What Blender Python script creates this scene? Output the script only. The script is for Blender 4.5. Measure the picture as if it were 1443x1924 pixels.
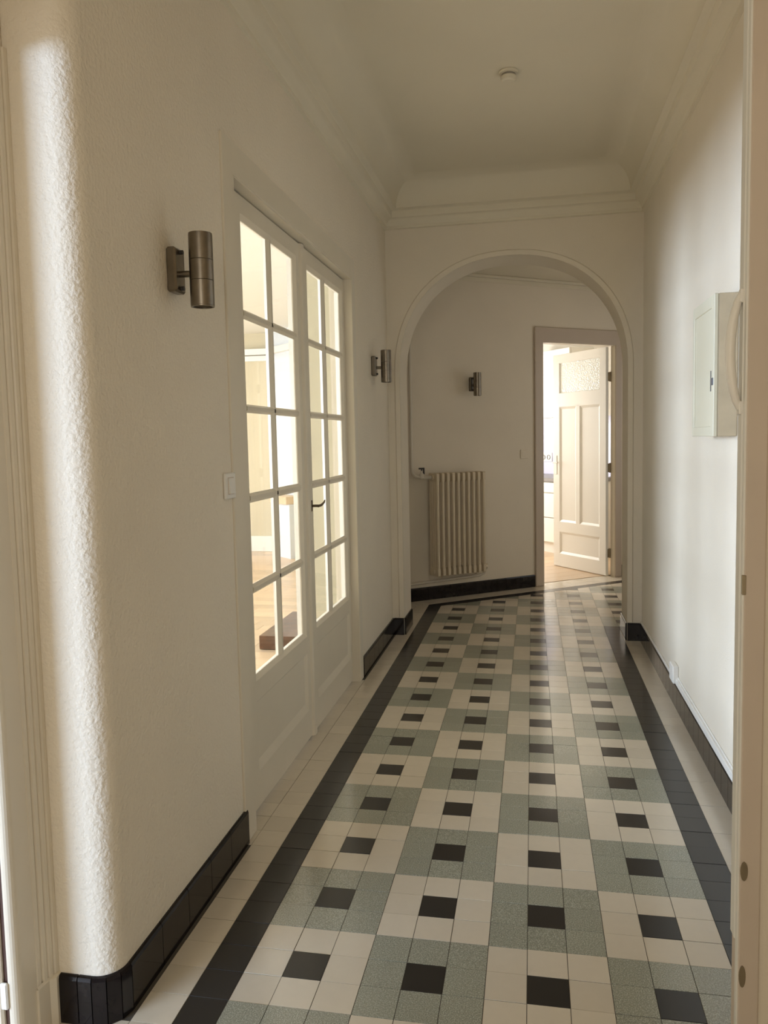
import bpy, bmesh, math, random
from mathutils import Matrix, Vector
random.seed(7)
for o in list(bpy.data.objects): bpy.data.objects.remove(o)
SC = bpy.context.scene
COL = SC.collection
S = 0.1                     # every length below is in decimetres (one floor tile = 1)

# ------------------------------------------------------------------ camera
CAMP = (7.2022, -16.7171, 13.2475)
RIGHT = Vector((0.98238394, 0.18565254, -0.02132907))
DOWN = Vector((-0.00595451, -0.08298034, -0.99653339))
FWD = Vector((-0.18677885, 0.97910541, -0.08041308))
FPX = 1478.36
cd = bpy.data.cameras.new('camera'); cam = bpy.data.objects.new('camera', cd); COL.objects.link(cam)
m = Matrix.Identity(4)
for i in range(3):
    m[i][0] = RIGHT[i]; m[i][1] = -DOWN[i]; m[i][2] = -FWD[i]; m[i][3] = CAMP[i]*S
cam.matrix_world = m
cd.sensor_fit = 'AUTO'; cd.sensor_width = 36; cd.lens = FPX/1924*36
cd.shift_x = 1.887/1924; cd.shift_y = -16.375/1924
cd.clip_start = .05; cd.clip_end = 100
SC.camera = cam

# ------------------------------------------------------------------ light
SC.view_settings.view_transform = 'Standard'
SC.view_settings.look = 'None'
SC.view_settings.gamma = 1
SC.view_settings.use_curve_mapping = False
SC.view_settings.exposure = 0.42
W = bpy.data.worlds.new('sky'); SC.world = W; W.use_nodes = True
W.node_tree.nodes['Background'].inputs[0].default_value = (.75, .87, 1, 1)
W.node_tree.nodes['Background'].inputs[1].default_value = 0.6

def area(name, loc, target, sx, sy, power, color):
    l = bpy.data.lights.new(name, 'AREA'); l.shape = 'RECTANGLE'
    l.size = sx*S; l.size_y = sy*S; l.energy = power; l.color = color
    o = bpy.data.objects.new(name, l); COL.objects.link(o)
    o.location = Vector(loc)*S
    d = (Vector(target)-Vector(loc)).normalized()
    o.rotation_euler = d.to_track_quat('-Z', 'Y').to_euler()
    return o
DAY = (.50, .685, 1.0)
WARM = (1.0, .93, .80)
TH = math.radians(36.62)
DX, DY = math.cos(TH), math.sin(TH)
AX, AY = -2.7, 45.96                     # origin of the slanted back wall
def loc2(s, n): return (AX+DX*s-DY*n, AY+DY*s+DX*n)
# window daylight of the three bright rooms round the hall, plus two added fills
area('daylight_side_room', (-49, -62, 18.5), (-4, -12, 6), 44, 14, 700, DAY)
area('fill_vestibule', (26.4, 50, 15), (5, 48, 11), 10, 13, 2.2, (1, .93, .84))  # added fill that brightens the slanted wall, no known source there
area('fill_entry', (5, -29.6, 16), (6, 10, 12), 12, 14, 11, (1, .86, .66))  # added fill behind the camera, lifts the faces turned towards it
area('daylight_living_room', (-48.5, 17, 16.5), (-20, 17, 7), 24, 17, 305, (.66, .79, 1))
area('daylight_living_room', (-48.5, 56, 15), (-20, 56, 10), 20, 19, 62, (1, .93, .82))
kx, ky = loc2(14, 29.2)
tx, ty = loc2(20, 5)
area('daylight_kitchen', (kx, ky, 15), (tx, ty, 8), 14, 13, 60, (1, .97, .925))

# ------------------------------------------------------------------ materials
def M(name, base, rough=.5, metal=0, noise=None, bump=None, spec=.5, aniso=False, coat=0):
    """noise=(scale, amount) colour mottling, bump=(scale, strength, distance)"""
    mt = bpy.data.materials.new(name); mt.use_nodes = True
    nt = mt.node_tree; b = nt.nodes['Principled BSDF']
    b.inputs['Base Color'].default_value = (*base, 1); b.inputs['Roughness'].default_value = rough
    b.inputs['Metallic'].default_value = metal; b.inputs['Specular IOR Level'].default_value = spec
    if coat: b.inputs['Coat Weight'].default_value = coat; b.inputs['Coat Roughness'].default_value = .05
    g = nt.nodes.new('ShaderNodeNewGeometry')
    if noise:
        n = nt.nodes.new('ShaderNodeTexNoise'); n.inputs['Scale'].default_value = noise[0]; n.inputs['Detail'].default_value = 4
        nt.links.new(g.outputs['Position'], n.inputs['Vector'])
        r = nt.nodes.new('ShaderNodeMapRange'); r.inputs['From Min'].default_value = .3; r.inputs['From Max'].default_value = .7
        r.inputs['To Min'].default_value = 1-noise[1]; r.inputs['To Max'].default_value = 1+noise[1]
        nt.links.new(n.outputs['Fac'], r.inputs['Value'])
        v = nt.nodes.new('ShaderNodeVectorMath'); v.operation = 'MULTIPLY'; v.inputs[0].default_value = base
        nt.links.new(r.outputs['Result'], v.inputs[1]); nt.links.new(v.outputs[0], b.inputs['Base Color'])
    if bump:
        n = nt.nodes.new('ShaderNodeTexNoise'); n.inputs['Scale'].default_value = bump[0]; n.inputs['Detail'].default_value = 3
        nt.links.new(g.outputs['Position'], n.inputs['Vector'])
        bp = nt.nodes.new('ShaderNodeBump'); bp.inputs['Strength'].default_value = bump[1]; bp.inputs['Distance'].default_value = bump[2]
        nt.links.new(n.outputs['Fac'], bp.inputs['Height']); nt.links.new(bp.outputs['Normal'], b.inputs['Normal'])
    return mt

PLASTER = M('plaster', (.82, .732, .595), .75, noise=(2.5, .025), bump=(170, .35, .003), spec=.3)
ROUGHPL = M('rough_plaster', (.82, .732, .595), .75, noise=(2.5, .025), bump=(95, .75, .005), spec=.3)
CEIL = M('ceiling_paint', (.79, .715, .565), .8, noise=(2, .02), bump=(120, .15, .002), spec=.25)
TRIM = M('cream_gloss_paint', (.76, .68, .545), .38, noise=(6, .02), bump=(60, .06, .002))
SHADETRIM = M('shaded_paint', (.62, .52, .42), .45, noise=(6, .03))  # cream paint with its shade mixed into the colour
BASE = M('black_glazed_tile', (.012, .009, .009), .12, noise=(20, .3), bump=(25, .05, .003), spec=.3)
GROUT = M('grout', (.075, .062, .045), .9)
STEEL = M('brushed_steel', (.235, .205, .165), .30, metal=1, noise=(40, .1))
RAD = M('radiator_paint', (.74, .63, .46), .42, noise=(8, .03))
PIPE = M('pipe_paint', (.74, .67, .56), .4)
PLASTIC = M('white_plastic', (.86, .82, .75), .35)
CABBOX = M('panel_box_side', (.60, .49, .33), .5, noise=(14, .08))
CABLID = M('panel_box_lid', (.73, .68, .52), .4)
DARK = M('dark_metal', (.035, .03, .028), .4)
GREY = M('grey_latch', (.13, .125, .13), .4)
BRONZE = M('bronze_handle', (.17, .13, .09), .35, metal=1)
WHITE = M('white_lacquer', (.82, .79, .72), .35)
LILAC = M('lilac_splashback', (.60, .60, .76), .3)
COUNTER = M('grey_worktop', (.22, .20, .19), .35)
LEDGE = M('pale_wood_ledge', (.62, .47, .30), .5, noise=(12, .12))
BLOCK = M('dark_wood_block', (.10, .045, .022), .28, noise=(14, .35))
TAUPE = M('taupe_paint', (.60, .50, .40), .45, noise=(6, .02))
BRASS = M('worn_hinge', (.34, .28, .19), .4, metal=.7)
SLIT = M('gap_shade_brown', (.07, .03, .018), .6)
COOL = M('cool_white_paint', (.66, .70, .74), .6)

def tilemat(name, base, rough, speck=None, var=.05, bump=.0, spec=1.0):
    mt = bpy.data.materials.new(name); mt.use_nodes = True; nt = mt.node_tree; b = nt.nodes['Principled BSDF']
    b.inputs['Roughness'].default_value = rough; b.inputs['Specular IOR Level'].default_value = spec
    g = nt.nodes.new('ShaderNodeNewGeometry'); oi = nt.nodes.new('ShaderNodeObjectInfo')
    ad = nt.nodes.new('ShaderNodeMath'); ad.operation = 'ADD'
    nt.links.new(g.outputs['Random Per Island'], ad.inputs[0]); nt.links.new(oi.outputs['Random'], ad.inputs[1])
    fr = nt.nodes.new('ShaderNodeMath'); fr.operation = 'FRACT'; nt.links.new(ad.outputs[0], fr.inputs[0])
    mr = nt.nodes.new('ShaderNodeMapRange'); mr.inputs['To Min'].default_value = 1-var; mr.inputs['To Max'].default_value = 1+var
    nt.links.new(fr.outputs[0], mr.inputs['Value'])
    col = nt.nodes.new('ShaderNodeRGB'); col.outputs[0].default_value = (*base, 1); src = col.outputs[0]
    n2 = nt.nodes.new('ShaderNodeTexNoise'); n2.inputs['Scale'].default_value = 30; n2.inputs['Detail'].default_value = 3
    nt.links.new(g.outputs['Position'], n2.inputs['Vector'])
    r2 = nt.nodes.new('ShaderNodeMapRange'); r2.inputs['From Min'].default_value = .3; r2.inputs['From Max'].default_value = .7
    r2.inputs['To Min'].default_value = .985; r2.inputs['To Max'].default_value = 1.015
    nt.links.new(n2.outputs['Fac'], r2.inputs['Value'])
    if speck:
        n = nt.nodes.new('ShaderNodeTexNoise'); n.inputs['Scale'].default_value = 330; n.inputs['Detail'].default_value = 2
        nt.links.new(g.outputs['Position'], n.inputs['Vector'])
        rp = nt.nodes.new('ShaderNodeValToRGB')
        rp.color_ramp.elements[0].position = .36; rp.color_ramp.elements[0].color = (*[c*.78 for c in base], 1)
        rp.color_ramp.elements[1].position = .66; rp.color_ramp.elements[1].color = (*speck, 1)
        e = rp.color_ramp.elements.new(.5); e.color = (*base, 1)
        nt.links.new(n.outputs['Fac'], rp.inputs['Fac']); src = rp.outputs['Color']
    v = nt.nodes.new('ShaderNodeVectorMath'); v.operation = 'MULTIPLY'
    nt.links.new(src, v.inputs[0]); nt.links.new(mr.outputs['Result'], v.inputs[1])
    v2 = nt.nodes.new('ShaderNodeVectorMath'); v2.operation = 'MULTIPLY'
    nt.links.new(v.outputs[0], v2.inputs[0]); nt.links.new(r2.outputs['Result'], v2.inputs[1])
    nt.links.new(v2.outputs[0], b.inputs['Base Color'])
    return mt
T_LIGHT = tilemat('cream_tile', (.67, .585, .455), .165)
T_GREEN = tilemat('green_grey_tile', (.30, .30, .232), .165, speck=(.48, .475, .385))
T_BLACK = tilemat('black_tile', (.020, .018, .017), .22, var=.15, spec=.5)
PARQUET = tilemat('oak_parquet', (.62, .44, .27), .3, var=.14)

def glassmat(name, rough, tint, refl):
    mt = bpy.data.materials.new(name); mt.use_nodes = True; nt = mt.node_tree
    nt.nodes.remove(nt.nodes['Principled BSDF'])
    t = nt.nodes.new('ShaderNodeBsdfTransparent'); t.inputs[0].default_value = (*tint, 1)
    gl = nt.nodes.new('ShaderNodeBsdfGlossy'); gl.inputs['Roughness'].default_value = rough
    lw = nt.nodes.new('ShaderNodeLayerWeight'); lw.inputs['Blend'].default_value = .5
    pw = nt.nodes.new('ShaderNodeMath'); pw.operation = 'POWER'; pw.inputs[1].default_value = 4.5
    nt.links.new(lw.outputs['Facing'], pw.inputs[0])
    fz = nt.nodes.new('ShaderNodeMapRange'); fz.inputs['To Min'].default_value = .025; fz.inputs['To Max'].default_value = refl
    nt.links.new(pw.outputs[0], fz.inputs['Value'])
    mx = nt.nodes.new('ShaderNodeMixShader')
    nt.links.new(fz.outputs[0], mx.inputs[0]); nt.links.new(t.outputs[0], mx.inputs[1]); nt.links.new(gl.outputs[0], mx.inputs[2])
    nt.links.new(mx.outputs[0], nt.nodes['Material Output'].inputs['Surface'])
    return mt
GLASS = glassmat('clear_glass', .02, (.98, .985, .975), .5)
def frosted():
    mt = bpy.data.materials.new('patterned_glass'); mt.use_nodes = True; nt = mt.node_tree
    b = nt.nodes['Principled BSDF']; b.inputs['Base Color'].default_value = (.93, .94, .88, 1); b.inputs['Roughness'].default_value = .25
    tl = nt.nodes.new('ShaderNodeBsdfTranslucent'); tl.inputs[0].default_value = (.92, .94, .90, 1)
    g = nt.nodes.new('ShaderNodeNewGeometry'); v = nt.nodes.new('ShaderNodeTexVoronoi'); v.inputs['Scale'].default_value = 70
    nt.links.new(g.outputs['Position'], v.inputs['Vector'])
    bp = nt.nodes.new('ShaderNodeBump'); bp.inputs['Strength'].default_value = .8; bp.inputs['Distance'].default_value = .004
    nt.links.new(v.outputs['Distance'], bp.inputs['Height'])
    nt.links.new(bp.outputs[0], b.inputs['Normal']); nt.links.new(bp.outputs[0], tl.inputs['Normal'])
    mx = nt.nodes.new('ShaderNodeMixShader'); mx.inputs[0].default_value = .12
    nt.links.new(b.outputs[0], mx.inputs[1]); nt.links.new(tl.outputs[0], mx.inputs[2])
    nt.links.new(mx.outputs[0], nt.nodes['Material Output'].inputs['Surface'])
    return mt
FROST = frosted()

# ------------------------------------------------------------------ mesh helpers (decimetres in, metres out)
class MB:
    def __init__(s): s.v = []; s.f = []; s.sm = []
    def add(s, vs, fs, smooth=False):
        k = len(s.v); s.v += [tuple(p) for p in vs]
        for f in fs: s.f.append(tuple(i+k for i in f)); s.sm.append(smooth)
        return s
    def box(s, x0, x1, y0, y1, z0, z1, c=0):
        if x0 > x1: x0, x1 = x1, x0
        if y0 > y1: y0, y1 = y1, y0
        if z0 > z1: z0, z1 = z1, z0
        if c <= 0:
            vs = [(x, y, z) for z in (z0, z1) for y in (y0, y1) for x in (x0, x1)]
            return s.add(vs, [(0, 2, 3, 1), (4, 5, 7, 6), (0, 1, 5, 4), (2, 6, 7, 3), (0, 4, 6, 2), (1, 3, 7, 5)])
        c = min(c, (x1-x0)*.45, (y1-y0)*.45, (z1-z0)*.45)
        b = bmesh.new()
        bmesh.ops.create_cube(b, size=1)
        for v in b.verts: v.co = Vector(((x0+x1)/2+v.co.x*(x1-x0), (y0+y1)/2+v.co.y*(y1-y0), (z0+z1)/2+v.co.z*(z1-z0)))
        bmesh.ops.bevel(b, geom=b.edges[:], offset=c, segments=1, affect='EDGES')
        b.verts.index_update()
        s.add([v.co[:] for v in b.verts], [[v.index for v in f.verts] for f in b.faces]); b.free(); return s
    def prism(s, pts, a0, a1, axis='z', smooth=False, caps=True):
        """closed outline pts (2d) extruded along axis; axis z: pts=(x,y); y: pts=(x,z); x: pts=(y,z)"""
        def P(p, a): return {'z': (p[0], p[1], a), 'y': (p[0], a, p[1]), 'x': (a, p[0], p[1])}[axis]
        n = len(pts); vs = [P(p, a0) for p in pts]+[P(p, a1) for p in pts]
        s.add(vs, [(i, (i+1) % n, n+(i+1) % n, n+i) for i in range(n)], smooth)
        if caps: s.add(vs, [tuple(range(n))[::-1], tuple(range(n, 2*n))])
        return s
    def tube(s, path, r, seg=10, cap=True):
        rs = r if isinstance(r, (list, tuple)) else [r]*len(path)
        P = [Vector(p) for p in path]; rings = []; up = None
        for i, p in enumerate(P):
            t = (P[min(i+1, len(P)-1)]-P[max(i-1, 0)]).normalized()
            if up is None: up = t.orthogonal().normalized()
            up = (up-t*up.dot(t)).normalized(); w = t.cross(up)
            rings.append([p+(up*math.cos(2*math.pi*k/seg)+w*math.sin(2*math.pi*k/seg))*rs[i] for k in range(seg)])
        vs = [v for r_ in rings for v in r_]; fs = []
        for i in range(len(P)-1):
            for k in range(seg): fs.append((i*seg+k, i*seg+(k+1) % seg, (i+1)*seg+(k+1) % seg, (i+1)*seg+k))
        s.add(vs, fs, True)
        if cap: s.add(vs, [tuple(range(seg))[::-1], tuple(range(len(vs)-seg, len(vs)))])
        return s
    def lathe(s, prof, seg=28, c=(0, 0, 0)):
        """prof (r,z) revolved about z through c"""
        n = len(prof); vs = [(c[0]+r*math.cos(2*math.pi*k/seg), c[1]+r*math.sin(2*math.pi*k/seg), c[2]+z) for k in range(seg) for r, z in prof]
        fs = [(k*n+i, ((k+1) % seg)*n+i, ((k+1) % seg)*n+i+1, k*n+i+1) for k in range(seg) for i in range(n-1)]
        return s.add(vs, fs, True)
    def mesh(s, name):
        me = bpy.data.meshes.new(name)
        me.from_pydata([(x*S, y*S, z*S) for x, y, z in s.v], [], s.f)
        b = bmesh.new(); b.from_mesh(me)
        bmesh.ops.remove_doubles(b, verts=b.verts, dist=1e-6)
        bmesh.ops.recalc_face_normals(b, faces=b.faces); b.to_mesh(me); b.free()
        return me
    def build(s, name, mat, parent=None, smooth=None, loc=None):
        me = s.mesh(name); me.materials.append(mat)
        if any(s.sm):
            for p in me.polygons: p.use_smooth = True
            me.set_sharp_from_angle(angle=math.radians(35))
        o = bpy.data.objects.new(name, me); COL.objects.link(o)
        if parent is not None: o.parent = parent
        if loc is not None: o.location = Vector(loc)*S
        return o
def struct(o): o['kind'] = 'structure'; return o
def tag(o, label, cat, group=None):
    o['label'] = label; o['category'] = cat
    if group: o['group'] = group
    return o
def empty(name, loc=(0, 0, 0), rz=0):
    o = bpy.data.objects.new(name, None); COL.objects.link(o)
    o.location = Vector(loc)*S; o.rotation_euler = (0, 0, rz); o.empty_display_size = .05
    return o
def copy_tree(o, parent=None):
    c = o.copy(); COL.objects.link(c)
    if parent is not None: c.parent = parent
    for ch in list(o.children): copy_tree(ch, c)
    return c
def slanted(name): return empty(name, (AX, AY, 0), TH)     # local x runs along the slanted wall, y into the kitchen

# ------------------------------------------------------------------ dimensions
XL, XR, YA, ZC = -2.2, 14.05, 35.25, 29.6
OY0, OY1, OZ = 7.9, 24.72, 21.8         # glazed door opening in the left wall
ZM = 28.05                              # top of the cornice

# ------------------------------------------------------------------ walls of the hall
b = MB()
R_ = .55; arc = [(XL-R_+R_*math.cos(math.radians(a)), -1.2+R_+R_*math.sin(math.radians(a))) for a in range(-90, 1, 9)]
b.prism([(-3.9, -1.2)]+arc+[(XL, OY0), (-3.4, OY0), (-3.4, .2), (-3.9, .2)], 0, ZC, 'z', smooth=True)
b.box(-3.4, XL, OY0, OY1, OZ, ZC)
b.box(-3.4, XL, OY1, YA+.4, 0, ZC)
struct(b.build('wall_left', ROUGHPL))
b = MB(); b.box(XR, XR+1.2, -30, YA+.4, 0, ZC); struct(b.build('wall_right', PLASTER))

# arch wall
ACX, AW, AZ, AD = 5.87, 7.27, 17.55, 3.05
def arch_pts(a, n=44, e=2.2):
    out = []
    for i in range(n+1):
        t = math.pi*i/n; c, s_ = math.cos(t), math.sin(t)
        out.append((ACX+a*math.copysign(abs(c)**(2/e), c), AZ+a*abs(s_)**(2/e)))
    return out                       # from right springing over the top to left springing
b = MB()
inner = [(ACX+AW, 0)]+arch_pts(AW)+[(ACX-AW, 0)]
outer = []
nI = len(inner)
for i, (x, z) in enumerate(inner):   # matching points on a rectangle outline
    if i == 0: outer.append((XR, 0))
    elif i == nI-1: outer.append((XL, 0))
    else:
        t = math.pi*(i-1)/(nI-3); c, s_ = math.cos(t), math.sin(t)
        k = 1/max(abs(c)/((XR-XL)/2), s_/(ZC-AZ) if s_ > 1e-6 else 0)
        outer.append((min(XR, max(XL, (XR+XL)/2+c*k)), min(ZC, AZ+s_*k)))
for y, flip in ((YA, False), (YA+AD, True)):
    vs = [(x, y, z) for x, z in inner]+[(x, y, z) for x, z in outer]
    b.add(vs, [(i, i+1, nI+i+1, nI+i) for i in range(nI-1)])
    cr = [(XR, ZC), (XL, ZC)]
    for X, Z in cr:                   # corner fillers
        j = min(range(nI), key=lambda q: abs(outer[q][0]-X)+abs(outer[q][1]-Z))
        near = [q for q in (j-1, j, j+1) if 0 <= q < nI]
        for q in near[:-1]:
            b.add([(outer[q][0], y, outer[q][1]), (outer[q+1][0], y, outer[q+1][1]), (X, y, Z)], [(0, 1, 2)])
b.add([(x, y, z) for y in (YA, YA+AD) for x, z in inner], [(i, i+1, nI+i+1, nI+i) for i in range(nI-1)], True)
struct(b.build('wall_arch', PLASTER))
# raised band round the arch
b = MB()
w = .36
o1 = [(ACX+AW, 1.2)]+arch_pts(AW)+[(ACX-AW, 1.2)]; o2 = [(ACX+AW+w, 1.2)]+arch_pts(AW+w)+[(ACX-AW-w, 1.2)]
o3 = [(ACX+AW+w*.82, 1.2)]+arch_pts(AW+w*.82)+[(ACX-AW-w*.82, 1.2)]
rows = [[(x, YA, z) for x, z in o2], [(x, YA-.07, z) for x, z in o3], [(x, YA-.05, z) for x, z in o1], [(x, YA+.05, z) for x, z in o1]]
vs = [p for r in rows for p in r]; n = len(o1)
b.add(vs, [(r*n+i, r*n+i+1, (r+1)*n+i+1, (r+1)*n+i) for r in range(3) for i in range(n-1)])
struct(b.build('trim_1', PLASTER))

# cornice, cove and ceiling (mitred sweep round left wall, arch wall, right wall)
def sweep(prof, name, mat, smooth=True):
    b = MB(); Y0 = -30
    n = len(prof); vs = []
    for off, z in prof:
        vs += [(XL+off, Y0, z), (XL+off, YA-off, z), (XR-off, YA-off, z), (XR-off, Y0, z)]
    b.add(vs, [(i*4+k, i*4+k+1, (i+1)*4+k+1, (i+1)*4+k) for i in range(n-1) for k in range(3)], smooth)
    return b.build(name, mat)
struct(sweep([(0, 26.9), (.12, 26.95), (.13, 27.12), (.17, 27.15), (.22, 27.3), (.34, 27.45), (.48, 27.52), (.56, 27.54), (.58, 27.58), (.58, 27.92), (.62, 27.95), (.82, 27.99), (.90, 28.03), (.92, 28.10), (0, 28.2)], 'trim_2', CEIL))
CO, CH = 2.5, ZC-ZM
cv = [(.91+(CO-.91)*(1-math.cos(math.radians(a))), ZM+CH*math.sin(math.radians(a))) for a in range(0, 91, 9)]
cv.append((CO, ZC))
cove = sweep(cv, 'ceiling', CEIL); struct(cove)
b = MB(); b.add([(XL+CO, -30, ZC), (XR-CO, -30, ZC), (XR-CO, YA-CO, ZC), (XL+CO, YA-CO, ZC)], [(0, 1, 2, 3)])
b.box(-4, XR+1, -30.5, YA+4, ZC+.4, ZC+1)
struct(b.build('ceiling', CEIL))

# entrance end behind and beside the camera
b = MB(); b.box(-5, -2, -31, -30, 0, ZC); b.box(12, XR+1.2, -31, -30, 0, ZC); b.box(-2, 12, -31, -30, 0, 8); b.box(-2, 12, -31, -30, 24, ZC); struct(b.build('wall_rear', PLASTER))
b = MB()
b.box(-4.6, -3.75, -30, -10.6, 0, ZC); b.box(-4.6, -3.75, -10.6, -2.64, 21.5, ZC); b.box(-4.6, -3.85, -2.2, .2, 0, ZC); b.box(-4.6, -3.85, -2.64, -2.2, 21.5, ZC)
struct(b.build('wall_entry', PLASTER))
wr = empty('added_window_6'); struct(wr); b = MB()  # added window, made up to hold the entry fill
for a in (-1.8, 5, 11.8): b.box(a-.2, a+.2, -30.6, -30.3, 8, 24)
for z in (8.2, 23.8): b.box(-2, 12, -30.6, -30.3, z-.2, z+.2)
b.build('window_frame', WHITE, wr)
# moulded casing of the side-room doorway (profile in plan, extruded upwards)
pf = [(-3.85, -1.15), (-3.62, -1.15), (-3.60, -1.22), (-3.62, -1.30), (-3.66, -1.33), (-3.64, -1.38), (-3.66, -1.46), (-3.70, -1.48), (-3.68, -1.54),
      (-3.70, -1.62), (-3.745, -1.65), (-3.72, -1.70), (-3.74, -1.78), (-3.76, -1.80), (-3.76, -2.26)]
pf += [(-3.76-.17+.17*math.cos(math.radians(a)), -2.42-.2*math.sin(math.radians(a))+.16) for a in range(10, 91, 16)]
pf += [(-3.98, -2.46), (-3.98, -2.2), (-3.85, -2.2)]
cas = MB(); cas.prism(pf, 1.2, 21.6, 'z')
co = struct(cas.build('trim_3', TRIM))
b = MB(); b.prism([(-3.85, -1.13), (-3.56, -1.13), (-3.56, -1.38), (-3.66, -1.50), (-3.70, -1.84), (-3.85, -1.84)], 0, 1.15, 'z'); b.add([(-3.56, -1.13, 1.15), (-3.56, -1.38, 1.15), (-3.66, -1.5, 1.15), (-3.7, -1.84, 1.15), (-3.74, -1.84, 1.22), (-3.62, -1.13, 1.22)], [(0, 1, 2, 3, 4, 5)])
b.build('plinth_block', TRIM, co)
b = MB(); b.prism(pf[-12:], 0, 1.2, 'z'); b.build('casing_foot', TRIM, co)
b = MB(); b.box(-3.84, -3.7, -10.6, -1.2, 21.5, 22.6, .04); b.build('casing_head', TRIM, co)
b = MB(); b.box(-3.98, -3.74, -11.6, -10.6, 0, 22.6, .04); b.build('casing_side', TRIM, co)
# door of that doorway, folded back into the side room
d4 = empty('door_4', (-4.12, -2.5, 0)); struct(d4)
b = MB(); b.box(-7.8, 0, 0, .4, .15, 21.3, .05); b.build('leaf', TRIM, d4)
b = MB(); b.box(-.02, .15, -.03, .06, 1.15, 1.75, .03); b.build('hinge', WHITE, d4)
b = MB(); b.box(-4.3, -3.97, -2.4, -2.2, 0, 21.5); b.build('rebate', SLIT, co)  # dark brown backing colours in the shade of the hinge gap

# right-hand door post, seen close to the camera
post = empty('trim_4', (10.83, -2.16, 0)); struct(post)
b = MB(); b.box(.0, .37, 0, .47, 0, 26.9, .03); b.build('post', SHADETRIM, post)
b = MB(); b.box(-.035, .05, .16, .45, 3.95, 26.9, .02); b.build('stop_bead', WHITE, post)
b = MB(); b.box(-.02, .03, .02, .15, 0, 26.9, .01); b.build('lit_edge_strip', WHITE, post)  # white strip paints in the lit look of the post's cream side
for z, h, w_ in ((5.35, .36, .13), (3.35, .42, .12)):
    b = MB()
    pts = [(.015+w_*.5*(1+math.cos(math.radians(a))) if True else 0, z+h*.5*math.sin(math.radians(a))) for a in range(0, 360, 20)]
    b.prism(pts, -.012, .02, 'y'); q = b.build('strike_plate', BRASS, post)
b = MB(); b.box(-.03, .04, -.012, .05, 10.4, 10.75, .01); b.build('latch_keep', BRASS, post)
b = MB(); b.box(11.2, XR+.1, -2.05, -1.5, 0, ZC); struct(b.build('wall_post', PLASTER))
# white bow-shaped handset on the post
b = MB(); pts = []; rs = []
for i in range(15):
    t = i/14; pts.append((-.02-.17*math.sin(math.pi*t)**.7, .25, 13.65+1.98*t)); rs.append(.055+.03*math.sin(math.pi*t)**.6)
h = empty('intercom_handset', (10.80, -2.16, 0)); tag(h, 'white curved handset hooked on the right-hand door post', 'handset')
b.tube(pts, rs, 12); b.build('grip', PLASTIC, h)
for z0 in (13.55, 15.48):
    b = MB(); b.box(-.05, .03, .17, .33, z0, z0+.24, .02); b.build('cradle', PLASTIC, h)

# ------------------------------------------------------------------ vestibule beyond the arch and slanted back wall
wb = slanted('wall_back'); struct(wb)
KS0, KS1, KZ = 13.45, 21.62, 21.4        # kitchen door opening along the slanted wall
b = MB(); b.box(-5.6, KS0, 0, 1, 0, 28); b.box(KS0, KS1, 0, 1, KZ, 28); b.box(KS1, 22.7, 0, .42, 0, 28); b.box(22.7, 36, 0, 1, 0, 28)
b.build('wall_face', PLASTER, wb)
b = MB(); b.box(-5.6, 36, -.10, 0, 26.15, 26.5, .03); b.box(-5.6, 36, -.22, 0, 26.5, 26.75, .05); b.build('cornice', CEIL, wb)
b = MB(); b.box(-7.5, -6.8, YA+AD, 43.5, 0, 28); b.box(-7.5, XL+.1, YA+AD-1, YA+AD, 0, 28); struct(b.build('wall_vestibule', PLASTER))
b = MB(); b.box(27, 28, YA+AD-1, 44.5, 0, 28); b.box(27, 28, 55.5, 68, 0, 28); b.box(27, 28, 44.5, 55.5, 0, 8); b.box(27, 28, 44.5, 55.5, 22, 28); b.box(XR-.1, 28, YA+AD-1, YA+AD, 0, 28); struct(b.build('wall_vestibule', PLASTER))
w_ = empty('added_window_5'); struct(w_); b = MB()  # added window, made up to hold the vestibule fill
for a in (44.7, 50, 55.3): b.box(27.3, 27.6, a-.2, a+.2, 8, 22)
for z in (8.2, 21.8): b.box(27.3, 27.6, 44.5, 55.5, z-.2, z+.2)
b.build('window_frame', WHITE, w_)
b = MB(); b.prism([(-7.5, YA+AD-.01), (28, YA+AD-.01), (28, 70), loc2(36, .5), loc2(-5.6, .5)], 26.75, 27.6, 'z')
struct(b.build('ceiling', CEIL))

# ------------------------------------------------------------------ floor tiles
def clip(poly, a, bb, c):
    """keep the side a*x+bb*y <= c"""
    out = []
    for i in range(len(poly)):
        p, q = poly[i], poly[(i+1) % len(poly)]
        dp, dq = a*p[0]+bb*p[1]-c, a*q[0]+bb*q[1]-c
        if dp <= 0: out.append(p)
        if (dp < 0 < dq) or (dq < 0 < dp):
            t = dp/(dp-dq); out.append((p[0]+(q[0]-p[0])*t, p[1]+(q[1]-p[1])*t))
    return out
def parea(p): return abs(sum(p[i][0]*p[(i+1) % len(p)][1]-p[(i+1) % len(p)][0]*p[i][1] for i in range(len(p))))/2
NX, NY = -DY, DX                        # normal of the slanted wall, pointing to the kitchen
NC = NX*AX+NY*AY
tiles = []                              # (polygon, material)
def sq(x, y, w=1, h=1): return [(x, y), (x+w, y), (x+w, y+h), (x, y+h)]
IN, OUT = NC-2.65, NC-1.7               # inner and outer edge of the slanted black band
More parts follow.
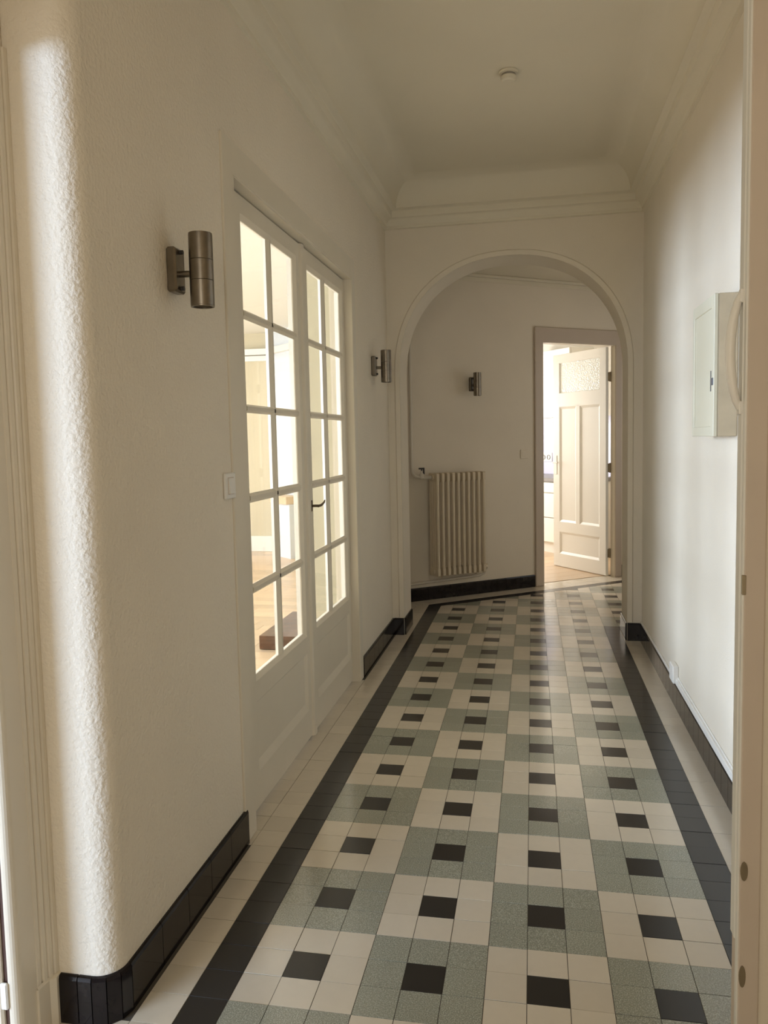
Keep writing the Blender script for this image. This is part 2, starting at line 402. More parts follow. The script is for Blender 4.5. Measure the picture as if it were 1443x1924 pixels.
for iy in range(-9, 60):
    for ix in range(-6, 27):
        p = sq(ix, iy)
        if iy >= 38 and (ix < -8): continue
        mat = None
        black_band_r = (ix == 12 and iy < 38) or (iy == 38 and ix >= 12)
        if ix == -1: mat = T_BLACK
        elif black_band_r: mat = T_BLACK
        elif (0 <= ix < 12) or (ix >= 12 and iy >= 39):
            c, r = ix//3, iy//3
            if ix % 3 == 1 and iy % 3 == 1: mat = T_BLACK
            else: mat = T_LIGHT if (c+r) % 2 == 0 else T_GREEN
        else:
            mat = T_LIGHT
            if iy < -1:
                if ix < -4: continue
            elif iy < 38:
                if ix < -3 or ix > 13: continue
                if ix == -3 and not (7 <= iy < 25): continue
            else:
                if ix > 13: continue
            if ix == 14: continue
        if ix >= 14 and iy < 39: continue
        lim = OUT if (mat is T_LIGHT and ix < -1) or ix == -1 else IN
        p = clip(p, NX, NY, lim)
        if ix == -3 and 7 <= iy < 25: p = clip(p, -1, 0, 2.95)
        if len(p) > 2 and parea(p) > .02: tiles.append((p, mat))
def slant_row(n0, n1, s0, s1, mat, step=1.0, cut=None):
    s = s0
    while s < s1:
        p = [loc2(s, n0), loc2(min(s+step, s1), n0), loc2(min(s+step, s1), n1), loc2(s, n1)]
        if cut: p = clip(p, *cut)
        if len(p) > 2 and parea(p) > .02: tiles.append((p, mat))
        s += step
slant_row(-2.65, -1.7, -6, 32, T_BLACK, cut=(-1, 0, 0.0))
slant_row(-1.7, -.7, -6, 32, T_LIGHT); slant_row(-.7, .05, -6, 32, T_LIGHT); 
slant_row(.05, .9, KS0, KS1, T_LIGHT)
def tile_mesh(b, p, gap=.008, dz=0):
    n = len(p); cx = sum(q[0] for q in p)/n; cy = sum(q[1] for q in p)/n
    def ins(d):
        out = []
        for i in range(n):
            a, q, c = p[i-1], p[i], p[(i+1) % n]
            v1 = Vector((q[0]-a[0], q[1]-a[1])); v2 = Vector((c[0]-q[0], c[1]-q[1]))
            if v1.length < 1e-6 or v2.length < 1e-6: out.append(q); continue
            v1.normalize(); v2.normalize()
            n1 = Vector((-v1.y, v1.x)); n2 = Vector((-v2.y, v2.x)); bis = n1+n2
            L = max(bis.dot(n1), .35); out.append((q[0]+bis.x*d/L, q[1]+bis.y*d/L))
        return out
    o_, t_ = ins(gap), ins(gap+.0015)
    vs = [(x-0, y, -.08) for x, y in o_]+[(x, y, -.004+dz) for x, y in o_]+[(x, y, dz) for x, y in t_]
    fs = [(r*n+i, r*n+(i+1) % n, (r+1)*n+(i+1) % n, (r+1)*n+i) for r in range(2) for i in range(n)]+[tuple(range(2*n, 3*n))]
    b.add(vs, fs); return cx, cy
def pix(x, y, z=0):
    v = Vector((x, y, z))-Vector(CAMP); d = v.dot(FWD)
    if d < 1: return None
    return 719.6+FPX*v.dot(RIGHT)/d, 945.6+FPX*v.dot(DOWN)/d, d
floor = MB(); floor.add([(-9, -30, -.014), (28, -30, -.014), (28, 66, -.014), (-9, 66, -.014)], [(0, 1, 2, 3)])
floor.box(-9, 28, -30, 66, -.5, -.1)
fo = struct(floor.build('floor', GROUT))
def seen(t):
    p = t[0]; cx = sum(q[0] for q in p)/len(p); cy = sum(q[1] for q in p)/len(p)
    q = pix(cx, cy)
    if q is None or not (-20 < q[0] < 1400 and 0 < q[1] < 1960): return 0
    ps = [pix(*c) for c in p]
    if any(c is None for c in ps): return 0
    return parea([(c[0], c[1]) for c in ps])
ranked = sorted(tiles, key=seen, reverse=True)
single, rest = ranked[:300], ranked[300:]
names = {T_LIGHT.name: 'cream_tile', T_GREEN.name: 'green_tile', T_BLACK.name: 'black_tile'}
shared = {}
for p, mat in single:
    x0, y0 = min(q[0] for q in p), min(q[1] for q in p)
    full = len(p) == 4 and abs(parea(p)-1) < 1e-6
    dz = random.choice((0, 0, -.004, -.008))
    if full:
        key = mat.name
        if key not in shared:
            tb = MB(); tile_mesh(tb, sq(0, 0)); shared[key] = tb.mesh('floor_tile'); shared[key].materials.append(mat)
        o = bpy.data.objects.new('tile', shared[key]); COL.objects.link(o); o.parent = fo
        o.location = (x0*S, y0*S, dz*S)
    else:
        tb = MB(); tile_mesh(tb, [(q[0]-x0, q[1]-y0) for q in p]); o = tb.build('tile', mat, fo); o.location = (x0*S, y0*S, dz*S)
for mat in (T_LIGHT, T_GREEN, T_BLACK):
    tb = MB()
    for p, m2 in rest:
        if m2 is mat: tile_mesh(tb, p)
    o = tb.build('far_tiles', mat, fo); o['kind'] = 'stuff'
# door sill of the glazed door
b = MB(); b.box(-3.4, -2.93, OY0, OY1, -.1, .06); struct(b.build('trim_5', M('sill_oak', (.24, .14, .08), .5, noise=(15, .2))))

# ------------------------------------------------------------------ skirting of black glazed tiles
def base_tile(b, p, q, h=1.15, t=.11, off=0):
    """upright tile from plan point p to q, body to the left of p->q"""
    v = Vector((q[0]-p[0], q[1]-p[1])); L = v.length; v /= L; n = Vector((v.y, -v.x))
    g = .012
    prof = [(0, 0), (t, 0), (t, h-.10), (t*.75, h-.02), (t*.35, h), (0, h)]
    P = lambda a, o_, z: (p[0]+v.x*a+n.x*(o_+off), p[1]+v.y*a+n.y*(o_+off), z)
    m_ = len(prof); vs = [P(g, o_, z) for o_, z in prof]+[P(L-g, o_, z) for o_, z in prof]
    b.add(vs, [(i, (i+1) % m_, m_+(i+1) % m_, m_+i) for i in range(m_)]+[tuple(range(m_))[::-1], tuple(range(m_, 2*m_))])
def skirting(name, runs, parent=None, h=1.15):
    root = parent if parent else struct(empty(name))
    for poly, step in runs:
        for i in range(len(poly)-1):
            p, q = poly[i], poly[i+1]; L = math.dist(p, q); k = max(1, round(L/step)) if step else 1
            for j in range(k):
                a = (p[0]+(q[0]-p[0])*j/k, p[1]+(q[1]-p[1])*j/k); c = (p[0]+(q[0]-p[0])*(j+1)/k, p[1]+(q[1]-p[1])*(j+1)/k)
                b = MB(); base_tile(b, a, c, h, off=-.11 if step == 0 else 0); b.build('tile', BASE, root)
    return root
t_ = .11
def outc(a): return (XL-R_+(R_+t_)*math.cos(math.radians(a)), -1.2+R_+(R_+t_)*math.sin(math.radians(a)))
# body on the right of travel -> travel so that the room lies to the right
skirting('baseboard_left', [([(-3.7, -1.2), (-3.1, -1.2), (-2.75, -1.2)], None), ([outc(-90), outc(-60), outc(-30), outc(0)], 0),
                            ([(XL, -1.2+R_), (XL, OY0-.78)], 1.5), ([(XL, OY1+.7), (XL, YA)], 1.5)])
skirting('baseboard_right', [([(XR, YA), (XR, 11.0)], 1.0), ([(XR, 11.0), (XR, -1.4)], 1.0)])
skirting('baseboard_arch', [([(XL+.1, YA), (ACX-AW, YA)], None), ([(ACX-AW, YA), (ACX-AW, YA+1.5), (ACX-AW, YA+AD)], None),
                            ([(ACX+AW, YA), (XR-.1, YA)], None), ([(ACX+AW, YA+AD), (ACX+AW, YA+1.5), (ACX+AW, YA)], None)])
sk = slanted('baseboard_back'); struct(sk)
skirting('', [([(-6, 0), (KS0-.95, 0)], 1.5), ([(KS1+.9, 0), (34, 0)], 1.5)], parent=sk, h=1.08)

# ------------------------------------------------------------------ glazed double door
d1 = empty('door_1', (0, 0, 0)); struct(d1)
b = MB()
b.box(-2.3, -2.13, OY0-.95, OY0, 0, 22.85, .03); b.box(-2.3, -2.13, OY1, OY1+.70, 0, 22.85, .03); b.box(-2.3, -2.132, OY0-.92, OY1+.67, OZ, 22.85, .03)
b.build('casing', TRIM, d1)
b = MB(); b.box(-3.4, -2.15, OY0-.02, OY0+.06, 0, OZ); b.box(-3.4, -2.15, OY1-.06, OY1+.02, 0, OZ); b.box(-3.4, -2.15, OY0, OY1, OZ-.06, OZ+.02)
b.box(-3.2, -2.975, OY0, OY0+.35, 0, OZ); b.box(-3.2, -2.975, OY1-.35, OY1, 0, OZ); b.box(-3.2, -2.975, OY0, OY1, OZ-.4, OZ); b.box(-2.9, -2.6, OY0+.05, OY0+.12, 0, OZ); b.box(-2.9, -2.6, OY1-.12, OY1-.05, 0, OZ); b.box(-2.9, -2.7, OY0, OY1, OZ-.1, OZ)
b.build('jamb', TRIM, d1)
XF, XG, XB = -2.58, -2.71, -2.98       # leaf front, glass, leaf back
ROWS = [(4.86, 7.82), (8.18, 11.10), (11.45, 14.30), (14.60, 17.57), (17.90, 20.93)]
def make_leaf(y0, y1, cols, hinge_left):
    z0, z1 = .10, OZ-.10
    ga, gb = cols[0][0], cols[-1][1]; za, zb = ROWS[0][0], ROWS[-1][1]; c = .17
    b = MB()
    # stiles and rails with a chamfer towards the glass, built as prisms
    b.prism([(XB, y0), (XF, y0), (XF, ga-c), (XG, ga), (XG-.05, ga), (XB, ga-.1)], z0, z1, 'z')
    b.prism([(XB, y1), (XF, y1), (XF, gb+c), (XG, gb), (XG-.05, gb), (XB, gb+.1)], z0, z1, 'z')
    b.prism([(XB, z1), (XF-.002, z1), (XF-.002, zb+c), (XG, zb), (XG-.05, zb), (XB, zb+.1)], y0+.05, y1-.05, 'y')
    b.prism([(XB, z0), (XF-.002, z0), (XF-.002, 1.38), (XF-.14, 1.75), (XF-.14, 1.8), (XB+.1, 1.8), (XB, 1.6)], y0+.05, y1-.05, 'y')
    b.prism([(XB, 3.75), (XF-.14, 3.75), (XF-.14, 3.8), (XF-.002, 3.95), (XF-.002, za-c), (XG, za), (XG-.05, za), (XB, za-.1)], y0+.05, y1-.05, 'y')
    lf = b.build('leaf', TRIM, d1)
    b = MB(); b.box(XB+.12, XF-.12, ga-.3, gb+.3, 1.6, 3.9); b.build('panel', TRIM, lf)
    # moulding at the sides of the lower panel
    b = MB(); b.prism([(XF-.13, ga-.35), (XF-.01, ga-.35), (XF-.13, ga-.1)], 1.6, 3.9, 'z'); b.prism([(XF-.13, gb+.35), (XF-.01, gb+.35), (XF-.13, gb+.1)], 1.6, 3.9, 'z')
    b.build('panel_moulding', TRIM, lf)
    for k in range(len(cols)-1):
        a, e = cols[k][1], cols[k+1][0]; md = (a+e)/2
        b = MB(); b.prism([(XG-.15, a+.08), (XG-.01, a), (XF-.02, md-.07), (XF-.02, md+.07), (XG-.01, e), (XG-.15, e-.08)], za-.02, zb+.02, 'z'); b.build('glazing_bar', TRIM, lf)
    for k in range(len(ROWS)-1):
        a, e = ROWS[k][1], ROWS[k+1][0]; md = (a+e)/2
        b = MB(); b.prism([(XG-.15, a+.06), (XG-.01, a), (XF-.02, md-.07), (XF-.02, md+.07), (XG-.01, e), (XG-.15, e-.06)], ga-.02, gb+.02, 'y'); b.build('glazing_bar', TRIM, lf)
    for (a, e) in cols:
        for (u, w_) in ROWS:
            b = MB(); b.box(XG-.05, XG-.015, a-.03, e+.03, u-.03, w_+.03); b.build('pane', GLASS, lf)
    return lf
leafL = make_leaf(OY0+.1, 16.72, [(9.72, 12.52), (12.98, 15.88)], True)
leafR = make_leaf(16.78, OY1-.1, [(17.80, 20.42), (20.98, 24.05)], False)
b = MB(); b.prism([(XF-.02, 16.45), (XF+.10, 16.52), (XF+.13, 16.62), (XF+.13, 16.86), (XF+.10, 16.96), (XF-.02, 17.03)], .06, OZ-.1, 'z'); b.build('astragal', TRIM, d1)
b = MB(); b.tube([(XF-.02, 17.38, 10.35), (XF+.36, 17.38, 10.35)], .06, 10); b.tube([(XF+.33, 17.30, 10.34), (XF+.37, 17.7, 10.36), (XF+.37, 18.15, 10.44), (XF+.34, 18.45, 10.52)], [.055, .06, .05, .03], 10)
b.build('handle', BRONZE, leafR)
b = MB(); b.box(XF-.02, XF+.03, 17.26, 17.50, 10.1, 10.6, .02); b.build('handle_rose', BRONZE, leafR)

# ------------------------------------------------------------------ wall lamps
def sconce(name='wall_sconce'):
    """local: wall at y=0, room towards -y, x along the wall"""
    root = empty(name)
    b = MB(); b.box(-.30, .30, -.27, 0, -.58, .58, .05); b.build('back_plate', STEEL, root)
    for z in (-.47, .47):
        b = MB(); b.tube([(0, -.26, z), (0, -.36, z)], .06, 10); b.build('screw', DARK, root)
    b = MB(); b.tube([(0, -.2, -.1), (0, -.6, -.1)], .085, 12); b.build('arm', STEEL, root)
    for z0, z1 in ((-.95, -.303), (-.297, .227), (.233, .89)):
        b = MB(); b.lathe([(0, z0+.03), (.24, z0+.03), (.27, z0), (.309, z0), (.315, z0+.006), (.315, z1-.006), (.309, z1), (.27, z1), (.24, z1-.03), (0, z1-.03)], 32, (0, -.86, 0))
        b.build('cylinder', STEEL, root)
    for z, s_ in ((-.95, -1), (.89, 1)):
        b = MB(); b.lathe([(.255, z), (.31, z), (.31, z+.03*s_), (.255, z+.03*s_)], 28, (0, -.86, 0)); b.build('rim', STEEL, root)
    return root
s1 = sconce(); s1.location = (XL*S, 3.22*S, 17.83*S); s1.rotation_euler = (0, 0, math.pi/2)
tag(s1, 'large brushed steel cylinder wall lamp nearest the camera, left of the glazed doors', 'wall lamp', 'steel wall lamps')
s2 = copy_tree(s1); s2.location = (XL*S, 30.0*S, 17.65*S); s2['label'] = 'brushed steel cylinder wall lamp between the glazed doors and the arch'
s3 = copy_tree(s1); x, y = loc2(6.2, 0); s3.location = (x*S, y*S, 17.68*S); s3.rotation_euler = (0, 0, TH); s3['label'] = 'small dark wall lamp above the radiator, seen through the arch'

# ------------------------------------------------------------------ switch
sw = empty('light_switch', (XL, 6.66, 11.5)); tag(sw, 'white square light switch beside the glazed doors', 'switch')
b = MB(); b.box(0, .09, -.42, .42, 0, .82, .03); b.build('cover_plate', PLASTIC, sw)
b = MB(); b.box(.06, .095, -.24, .24, .14, .68); b.build('rocker_gap_shade', SHADETRIM, sw)  # darker slab imitates the shaded gap round the rocker
b = MB(); b.prism([(.08, .17), (.17, .17), (.11, .65), (.08, .65)], -.21, .21, 'y'); b.build('rocker', PLASTIC, sw)
x, y = loc2(11.45, 0)
sp = empty('blank_plate', (x, y, 11.35), TH); tag(sp, 'pale blank cover plate on the back wall left of the kitchen door', 'cover plate')
b = MB(); b.box(-.4, .4, -.07, 0, 0, .8, .03); b.build('cover', PLASTER, sp)
b = MB(); b.box(-.2, .2, -.09, -.05, .2, .6, .02); b.build('insert', PLASTER, sp)

# ------------------------------------------------------------------ meter cabinet on the right wall
ec = empty('fuse_box', (XR, 11.9, 13.12)); tag(ec, 'cream metal fuse box hung on the right wall', 'fuse box')
D_ = .78
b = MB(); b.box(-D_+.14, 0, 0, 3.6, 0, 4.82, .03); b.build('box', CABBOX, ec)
b = MB()
b.box(-D_, -D_+.13, 0, .42, 0, 4.82, .02); b.box(-D_, -D_+.13, 3.3, 3.6, 0, 4.82, .02); b.box(-D_, -D_+.13, .4, 3.32, 0, .35, .02); b.box(-D_, -D_+.13, .4, 3.32, 4.4, 4.82, .02)
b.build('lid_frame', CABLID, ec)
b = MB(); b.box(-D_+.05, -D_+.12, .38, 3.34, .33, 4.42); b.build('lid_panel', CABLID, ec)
b = MB(); b.box(-D_-.03, -D_+.09, .05, .40, 1.75, 2.0, .02); b.box(-D_-.02, -D_+.03, .36, .42, 1.55, 2.25); b.build('latch', GREY, ec)

# white cable trunking along the right skirting
tk = empty('cable_trunking', (XR, 0, 0)); tag(tk, 'white plastic cable trunking with junction box above the right skirting', 'cable trunking')
b = MB(); b.box(-.14, 0, -1.4, 22.3, 1.2, 1.5, .02); b.build('trunk', PLASTIC, tk)
b = MB(); b.box(-.05, 0, -1.4, 22.3, 1.5, 1.58, .01); b.build('upper_lip', PLASTIC, tk)
b = MB(); b.box(-.28, 0, 22.2, 23.2, 1.25, 2.1, .04); b.build('junction_box', PLASTIC, tk)
b = MB(); b.box(-.10, 0, 23.2, 35.1, 1.17, 1.32, .02); b.build('thin_trunk', PLASTIC, tk)

# ------------------------------------------------------------------ ceiling fitting
sd = empty('smoke_detector', (6.25, 20.5, ZC)); tag(sd, 'small round white smoke detector on the ceiling', 'smoke detector')
b = MB(); b.lathe([(0, 0), (.42, 0), (.44, -.04), (.42, -.12), (0, -.12)], 32); b.build('base', CEIL, sd)
b = MB(); b.lathe([(.30, -.10), (.30, -.22), (.28, -.24), (0, -.24)], 28); b.build('vent_ring', M('grey_vent', (.35, .31, .25), .6), sd)
b = MB(); b.lathe([(0, -.22), (.34, -.22), (.36, -.26), (.33, -.40), (.26, -.46), (0, -.47)], 32); b.build('cap', CEIL, sd)

# ------------------------------------------------------------------ radiator
x, y = loc2(1.62, 0)
rd = empty('radiator', (x, y, 0), TH); tag(rd, 'cream cast iron column radiator on the back wall', 'radiator')
NS, PITCH = 10, .485
prof = None
sec = MB()
for k, yy in enumerate((-.50, -.86, -1.22, -1.58)):      # four columns front to back
    sec.tube([(0, yy, 2.35), (0, yy, 2.6), (0, yy, 10.05), (0, yy, 10.3)], [.105, .13, .13, .105], 10)
for zc in (2.5, 10.15):
    sec.prism([(-1.70, zc-.30), (-1.62, zc-.36), (-.46, zc-.36), (-.38, zc-.30), (-.38, zc+.26), (-.46, zc+.33), (-1.62, zc+.33), (-1.70, zc+.26)], -.12, .12, 'x')
    sec.tube([(-PITCH/2, -1.04, zc), (PITCH/2, -1.04, zc)], .2, 12)
sme = sec.build('section', RAD, rd)
sme.location = (PITCH/2*S, 0, 0)
for i in range(1, NS):
    c = sme.copy(); COL.objects.link(c); c.location = ((i+.5)*PITCH*S, 0, 0)
b = MB(); b.tube([(-.65, -.8, 10.15), (0, -1.0, 10.15)], .15, 12); b.lathe([(0, -.1), (.2, -.1), (.2, .2), (.12, .3), (.08, .3), (.08, .5), (0, .5)], 16, (-.75, -.8, 10.2)); b.build('valve', PIPE, rd)
b = MB(); b.box(-1.0, -.5, -.87, -.73, 10.82, 10.95, .02); b.box(-.62, -.5, -.87, -.73, 10.4, 10.9, .02); b.tube([(-.75, -.8, 10.6), (-.75, -.8, 10.9)], .06, 8); b.build('valve_handle', DARK, rd)
b = MB(); b.tube([(NS*PITCH, -1.04, 2.5), (NS*PITCH+.35, -1.0, 2.45), (NS*PITCH+.55, -.6, 2.3)], .13, 12); b.lathe([(0, 0), (.17, 0), (.17, .3), (0, .34)], 14, (NS*PITCH+.5, -.7, 2.35)); b.build('drain_elbow', RAD, rd)
for i in (1.5, 8.5):
    b = MB(); b.box(i*PITCH-.06, i*PITCH+.06, -1.2, 0, 1.95, 2.12, .02); b.build('bracket', RAD, rd)
hp = slanted('heating_pipe'); tag(hp, 'white heating pipe rising along the back wall beside the arch', 'pipe')
b = MB(); b.tube([(.22, -.32, 26.1), (.22, -.32, 10.9), (.24, -.38, 10.5), (.4, -.6, 10.25), (.85, -.8, 10.15)], .13, 12); b.build('riser', PIPE, hp)
b = MB(); b.tube([(-3, -.25, 1.40), (6.6, -.25, 1.62), (7.0, -.35, 1.8), (7.05, -.55, 2.25)], .11, 12); b.build('return_pipe', PIPE, hp)

# ------------------------------------------------------------------ kitchen doorway and door
d2 = slanted('door_2'); struct(d2)
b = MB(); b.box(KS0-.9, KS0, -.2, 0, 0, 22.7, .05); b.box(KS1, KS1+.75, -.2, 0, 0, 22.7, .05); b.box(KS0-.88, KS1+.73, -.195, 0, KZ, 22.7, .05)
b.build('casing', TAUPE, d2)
b = MB(); b.box(KS0-.05, KS0+.03, -.1, .45, 0, KZ); b.box(KS1-.03, KS1+.05, -.1, .45, 0, KZ); b.box(KS0, KS1, -.1, .45, KZ-.03, KZ+.05)
b.build('jamb', TRIM, d2)
LS, LB = 21.05, 21.36                   # leaf faces
N0, N1, LZ = .48, 8.22, 21.3
b = MB()
def lbox(n0, n1, z0, z1): b.box(LS, LB, n0, n1, z0, z1, .03)
lbox(N0, 1.38, .08, LZ); lbox(7.22, N1, .08, LZ)
lbox(1.3, 7.3, .08, 1.42); lbox(1.3, 7.3, 3.6, 4.65); lbox(1.3, 7.3, 16.1, 17.5); lbox(1.3, 7.3, 20.43, LZ); lbox(4.15, 4.75, 4.6, 16.2)
lk = b.build('leaf', WHITE, d2)
for n0, n1, z0, z1 in ((1.38, 7.22, 1.42, 3.6), (1.38, 4.15, 4.65, 16.1), (4.75, 7.22, 4.65, 16.1)):
    b = MB(); b.box(LS+.13, LB-.13, n0-.05, n1+.05, z0-.05, z1+.05)
    w = .22
    for (a0, a1) in ((n0, n0+w), (n1, n1-w)): b.prism([(LS+.02, a0), (LS+.14, a0), (LS+.14, a1)], z0, z1, 'z')
    for (a0, a1) in ((z0, z0+w), (z1, z1-w)): b.prism([(LS+.02, a0), (LS+.14, a0), (LS+.14, a1)], n0, n1, 'y')
    b.build('panel', WHITE, lk)
b = MB(); b.box(LS+.12, LS+.2, 1.33, 7.27, 17.45, 20.48); b.build('pane', FROST, lk)
for z in (18.6, 10.2, 2.2):
    b = MB(); b.tube([(KS1-.1, .47, z-.45), (KS1-.1, .47, z+.45)], .09, 10); b.box(LS+.2, KS1+.01, .46, .5, z-.4, z+.4); b.build('hinge', BRASS, lk)
b = MB(); b.box(LS-.05, LS, 7.6, 8.0, 9.4, 11.3, .02); b.tube([(LS-.05, 7.8, 10.6), (LS-.4, 7.8, 10.6), (LS-.42, 7.0, 10.6)], .07, 10); b.build('handle', WHITE, lk)

# ------------------------------------------------------------------ kitchen
for s0 in (7, 32.2):
    kw = slanted('wall_kitchen'); struct(kw); b = MB(); b.box(s0, s0+1, 1, 31, 0, 27); b.build('wall_face', WHITE, kw)
kw = slanted('wall_kitchen'); struct(kw)
b = MB()
b.box(8, 10, 30, 31, 0, 27); b.box(24, 33, 30, 31, 0, 27); b.box(10, 24, 30, 31, 0, 9); b.box(10, 24, 30, 31, 22, 27)
b.build('wall_face', WHITE, kw)
kc = slanted('ceiling_kitchen'); struct(kc); b = MB(); b.box(7, 33, .5, 31, 26, 26.8); b.build('ceiling_face', WHITE, kc)
b = MB()
b.box(10, 24, 29.9, 30.3, 9, 9.5); b.box(10, 24, 29.9, 30.3, 21.5, 22); b.box(10, 10.5, 29.9, 30.3, 9, 22); b.box(23.5, 24, 29.9, 30.3, 9, 22); b.box(16.8, 17.2, 29.9, 30.3, 9, 22)
wn = slanted('window_1'); struct(wn); b.build('window_frame', WHITE, wn)
fk = slanted('floor_kitchen'); struct(fk)
b = MB(); b.box(7, 33, .9, 31, -.4, -.02); b.build('subfloor', GROUT, fk)
for i in range(17):
    b = MB(); n0 = .92+i*1.75
    b.box(8, 32.2, n0+.01, n0+1.74, -.02, .03, .008); b.build('plank', PARQUET, fk)
cb = slanted('drawer_unit'); tag(cb, 'white kitchen drawer unit glimpsed behind the open door', 'kitchen unit')
n0, n1 = 11.6, 20.0
b = MB(); b.box(26.25, 32.15, n0, n1, 1.2, 8.1); b.build('carcass', WHITE, cb)
b = MB(); b.box(26.5, 32.15, n0, n1, .03, 1.2); b.build('plinth', WHITE, cb)
for z0, z1 in ((1.3, 4.0), (4.12, 6.8), (6.92, 8.05)):
    b = MB(); b.box(26.0, 26.24, n0+.03, n1-.03, z0, z1, .03); dr = b.build('drawer', WHITE, cb)
    b = MB(); b.box(25.85, 26.0, n0+.9, n0+2.4, z1-.3, z1-.2, .02); b.build('handle', STEEL, dr)
wt = slanted('worktop'); tag(wt, 'grey kitchen worktop on the drawer units', 'worktop')
b = MB(); b.box(25.9, 32.15, 11.4, 29.6, 8.12, 8.55, .04); b.build('slab', COUNTER, wt)
spb = slanted('splashback'); tag(spb, 'lilac panel on the kitchen wall above the worktop', 'splashback')
b = MB(); b.box(32.05, 32.19, 11.4, 29.6, 8.57, 15.4); b.build('panel', LILAC, spb)
so = slanted('wall_socket'); tag(so, 'white double socket on the lilac kitchen splashback', 'socket')
b = MB(); b.box(31.95, 32.05, 22.4, 24.6, 10.1, 11.2, .03); b.build('cover_plate', PLASTIC, so)
for nn in (23.0, 24.0):
    b = MB(); b.lathe([(0, .0), (.26, .0), (.30, .06), (.3, .1), (.26, .1)], 16); o = b.build('socket_well', GREY, so)
    o.rotation_euler = (0, -math.pi/2, 0); o.location = (31.97*S, nn*S, 10.65*S)
cb = slanted('wall_cabinet'); tag(cb, 'white wall cabinet glimpsed above the lilac kitchen splashback', 'wall cabinet')
b = MB(); b.box(28.95, 32.15, 15, 23.5, 15.45, 23.2); b.build('carcass', WHITE, cb)
b = MB(); b.box(28.7, 28.93, 15.03, 23.47, 15.42, 23.18, .03); b.build('door', WHITE, cb)
lr = slanted('light_rail'); tag(lr, 'slim white light strip under the kitchen wall cabinets', 'light rail')
b = MB(); b.box(28.9, 29.6, 15, 19.3, 14.85, 15.38, .04); b.build('housing', WHITE, lr)

# ------------------------------------------------------------------ living room behind the glazed doors
LW = M('cream_wall_paint', (.60, .535, .385), .7, noise=(2, .02))
for bx in ((-6.25, -3.3, 27.0, 27.8, 0, 27.5), (-51, -22, 74, 75, 0, 27.5),
           (-51, -49.6, 2, 5, 0, 27.5), (-51, -49.6, 29, 46, 0, 27.5), (-51, -49.6, 66, 75, 0, 27.5), (-51, -49.6, 5, 29, 0, 7.5), (-51, -49.6, 5, 29, 25, 27.5), (-51, -49.6, 46, 66, 0, 5), (-51, -49.6, 46, 66, 25, 27.5),
           (-51, -3.3, 2.2, 3.2, 0, 27.5),
           (-3.42, -3.38, 3.2, OY0, 0, 27.5), (-3.42, -3.38, OY1, 27.2, 0, 27.5), (-3.42, -3.38, OY0, OY1, OZ, 27.5)):
    b = MB(); b.box(*bx); struct(b.build('wall_living', LW))
b = MB(); b.prism([(-6.25, 27.0), (-5.6, 27.4), (-18.2, 70.2), (-18.9, 69.6)], 0, 27.5, 'z'); struct(b.build('wall_living', LW))
b = MB(); b.prism([(-23.4, 74.05), (-18.7, 69.2), (-18.0, 70), (-22.6, 75)], 0, 27.5, 'z'); struct(b.build('wall_canted', COOL))
b = MB(); b.box(-51, -3.3, 2.2, 75, 26.2, 27); b.box(-51, -22, 73.2, 74, 23.6, 24.3); b.box(-51, -22, 73.5, 74, 22.9, 23.5)
struct(b.build('ceiling', WHITE))
b = MB(); b.prism([(-24.3, 74), (-18.6, 68.3), (-18.4, 68.9), (-23.4, 74.2)], 23.6, 24.3, 'z'); struct(b.build('trim_6', WHITE))
b = MB(); b.box(-51, -23.4, 73.85, 74, 0, 1.9, .04); struct(b.build('baseboard_living', WHITE))
b = MB(); b.prism([(-23.55, 74.0), (-18.75, 69.05), (-18.7, 69.2), (-23.4, 74.1)], 0, 1.6, 'z'); struct(b.build('baseboard_canted', COOL))
for (nm, y0, y1, ax) in (('window_2', 5, 29, 'x'), ('window_3', 46, 66, 'x')):
    w_ = empty(nm); struct(w_); b = MB()
    for a in [y0+(y1-y0)*k/4 for k in range(5)]:
        if ax == 'x': b.box(-50.4, -50, a-.2, a+.2, 5, 25)
        else: b.box(a-.2, a+.2, 2.4, 2.8, 5, 25)
    for z in (5.2, 24.8):
        if ax == 'x': b.box(-50.4, -50, y0, y1, z-.2, z+.2)
        else: b.box(y0, y1, 2.4, 2.8, z-.2, z+.2)
    b.build('window_frame', WHITE, w_)
fl2 = empty('floor_living'); struct(fl2)
b = MB(); b.box(-51, -3.3, 2.2, 75, -.4, -.03); b.build('subfloor', GROUT, fl2)
b = MB()
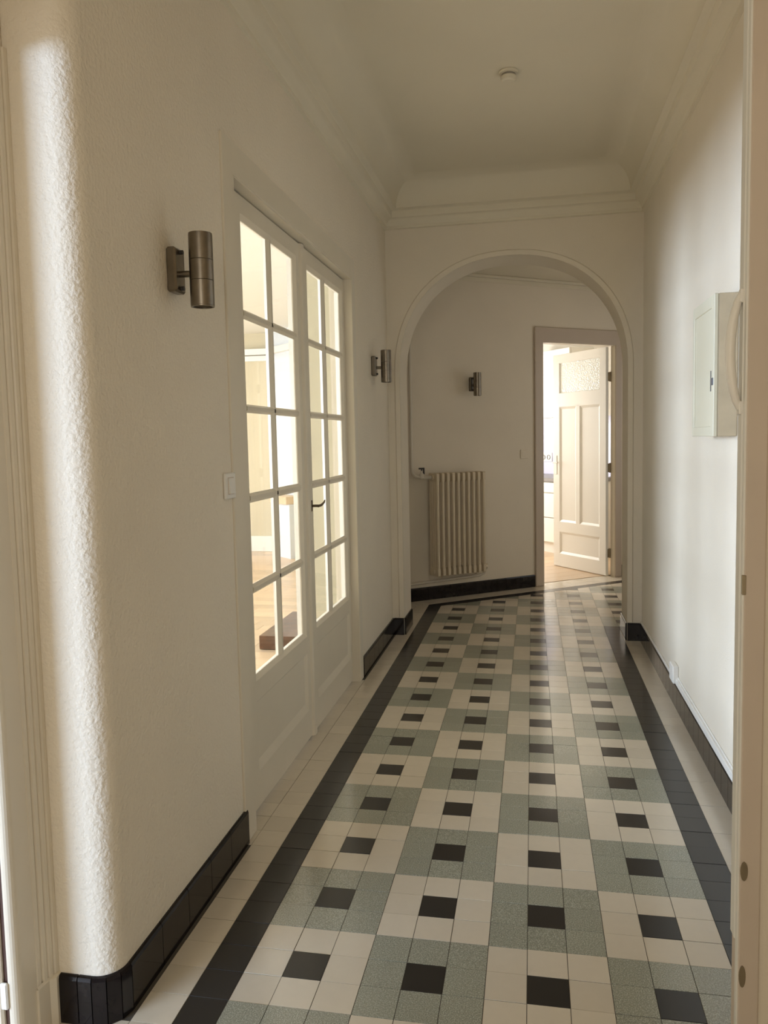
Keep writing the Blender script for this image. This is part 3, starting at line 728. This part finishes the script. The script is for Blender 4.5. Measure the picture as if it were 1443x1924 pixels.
for row in range(0, 52):                    # plain staggered strips running across the room
    y0 = 3.3+row*1.4; x = -50-random.random()*8
    while x < -3.5:
        L = 6+random.random()*5; a, e = max(x, -49.5), min(x+L, -3.5)
        if e-a > .3: tile_mesh(b, sq(a, y0, e-a, 1.4), gap=.012)
        x += L
o = b.build('parquet_strips', PARQUET, fl2); o['kind'] = 'stuff'
st = empty('wooden_block', (-10.05, 30.4, 0)); tag(st, 'dark brown wooden platform block on the living room floor', 'wooden block')
b = MB(); b.box(0, 2.5, 0, .8, .04, .92, .03); b.build('front_beam', BLOCK, st)
b = MB(); b.prism([(.02, .81), (2.3, .81), (.4, 7.2), (.02, 7.2)], .04, .91, 'z'); b.build('deck', BLOCK, st)
lg = empty('wooden_ledge', (-22.2, 71.8, 0), math.radians(-45)); tag(lg, 'pale wooden ledge in front of the bluish living room wall', 'ledge')
b = MB(); b.box(.2, 4.4, -1.3, .55, 6.2, 7.1, .05); b.build('board', LEDGE, lg)
b = MB(); b.box(1.2, 4.4, -.9, .55, 0, 6.2); b.build('support', COOL, lg)

# ------------------------------------------------------------------ side room that lights the hall from the left
b = MB()
b.box(-51, -50, -96, -85, 0, 28); b.box(-51, -50, -39, 2, 0, 28); b.box(-51, -50, -85, -39, 0, 11); b.box(-51, -50, -85, -39, 26, 28)
b.box(-51, -4.5, -97, -96, 0, 28); b.box(-51, -3.9, .3, 1.4, 0, 28); b.box(-4.7, -4.58, -96, -10.6, 0, 28)
struct(b.build('wall_side_room', PLASTER))
b = MB(); b.box(-51, -4.5, -97, 1.4, 27, 28); struct(b.build('ceiling', CEIL))
fs = empty('floor_side_room'); struct(fs)
b = MB(); b.box(-51, -3.9, -97, 1.4, -.4, -.01); b.build('boards', PARQUET, fs)
w_ = empty('window_4'); struct(w_); b = MB()
for a in (-84.8, -73.5, -62, -50.5, -39.2): b.box(-50.6, -50.3, a-.2, a+.2, 11, 26)
for z in (11.2, 25.8): b.box(-50.6, -50.3, -85, -39, z-.2, z+.2)
b.build('window_frame', WHITE, w_)
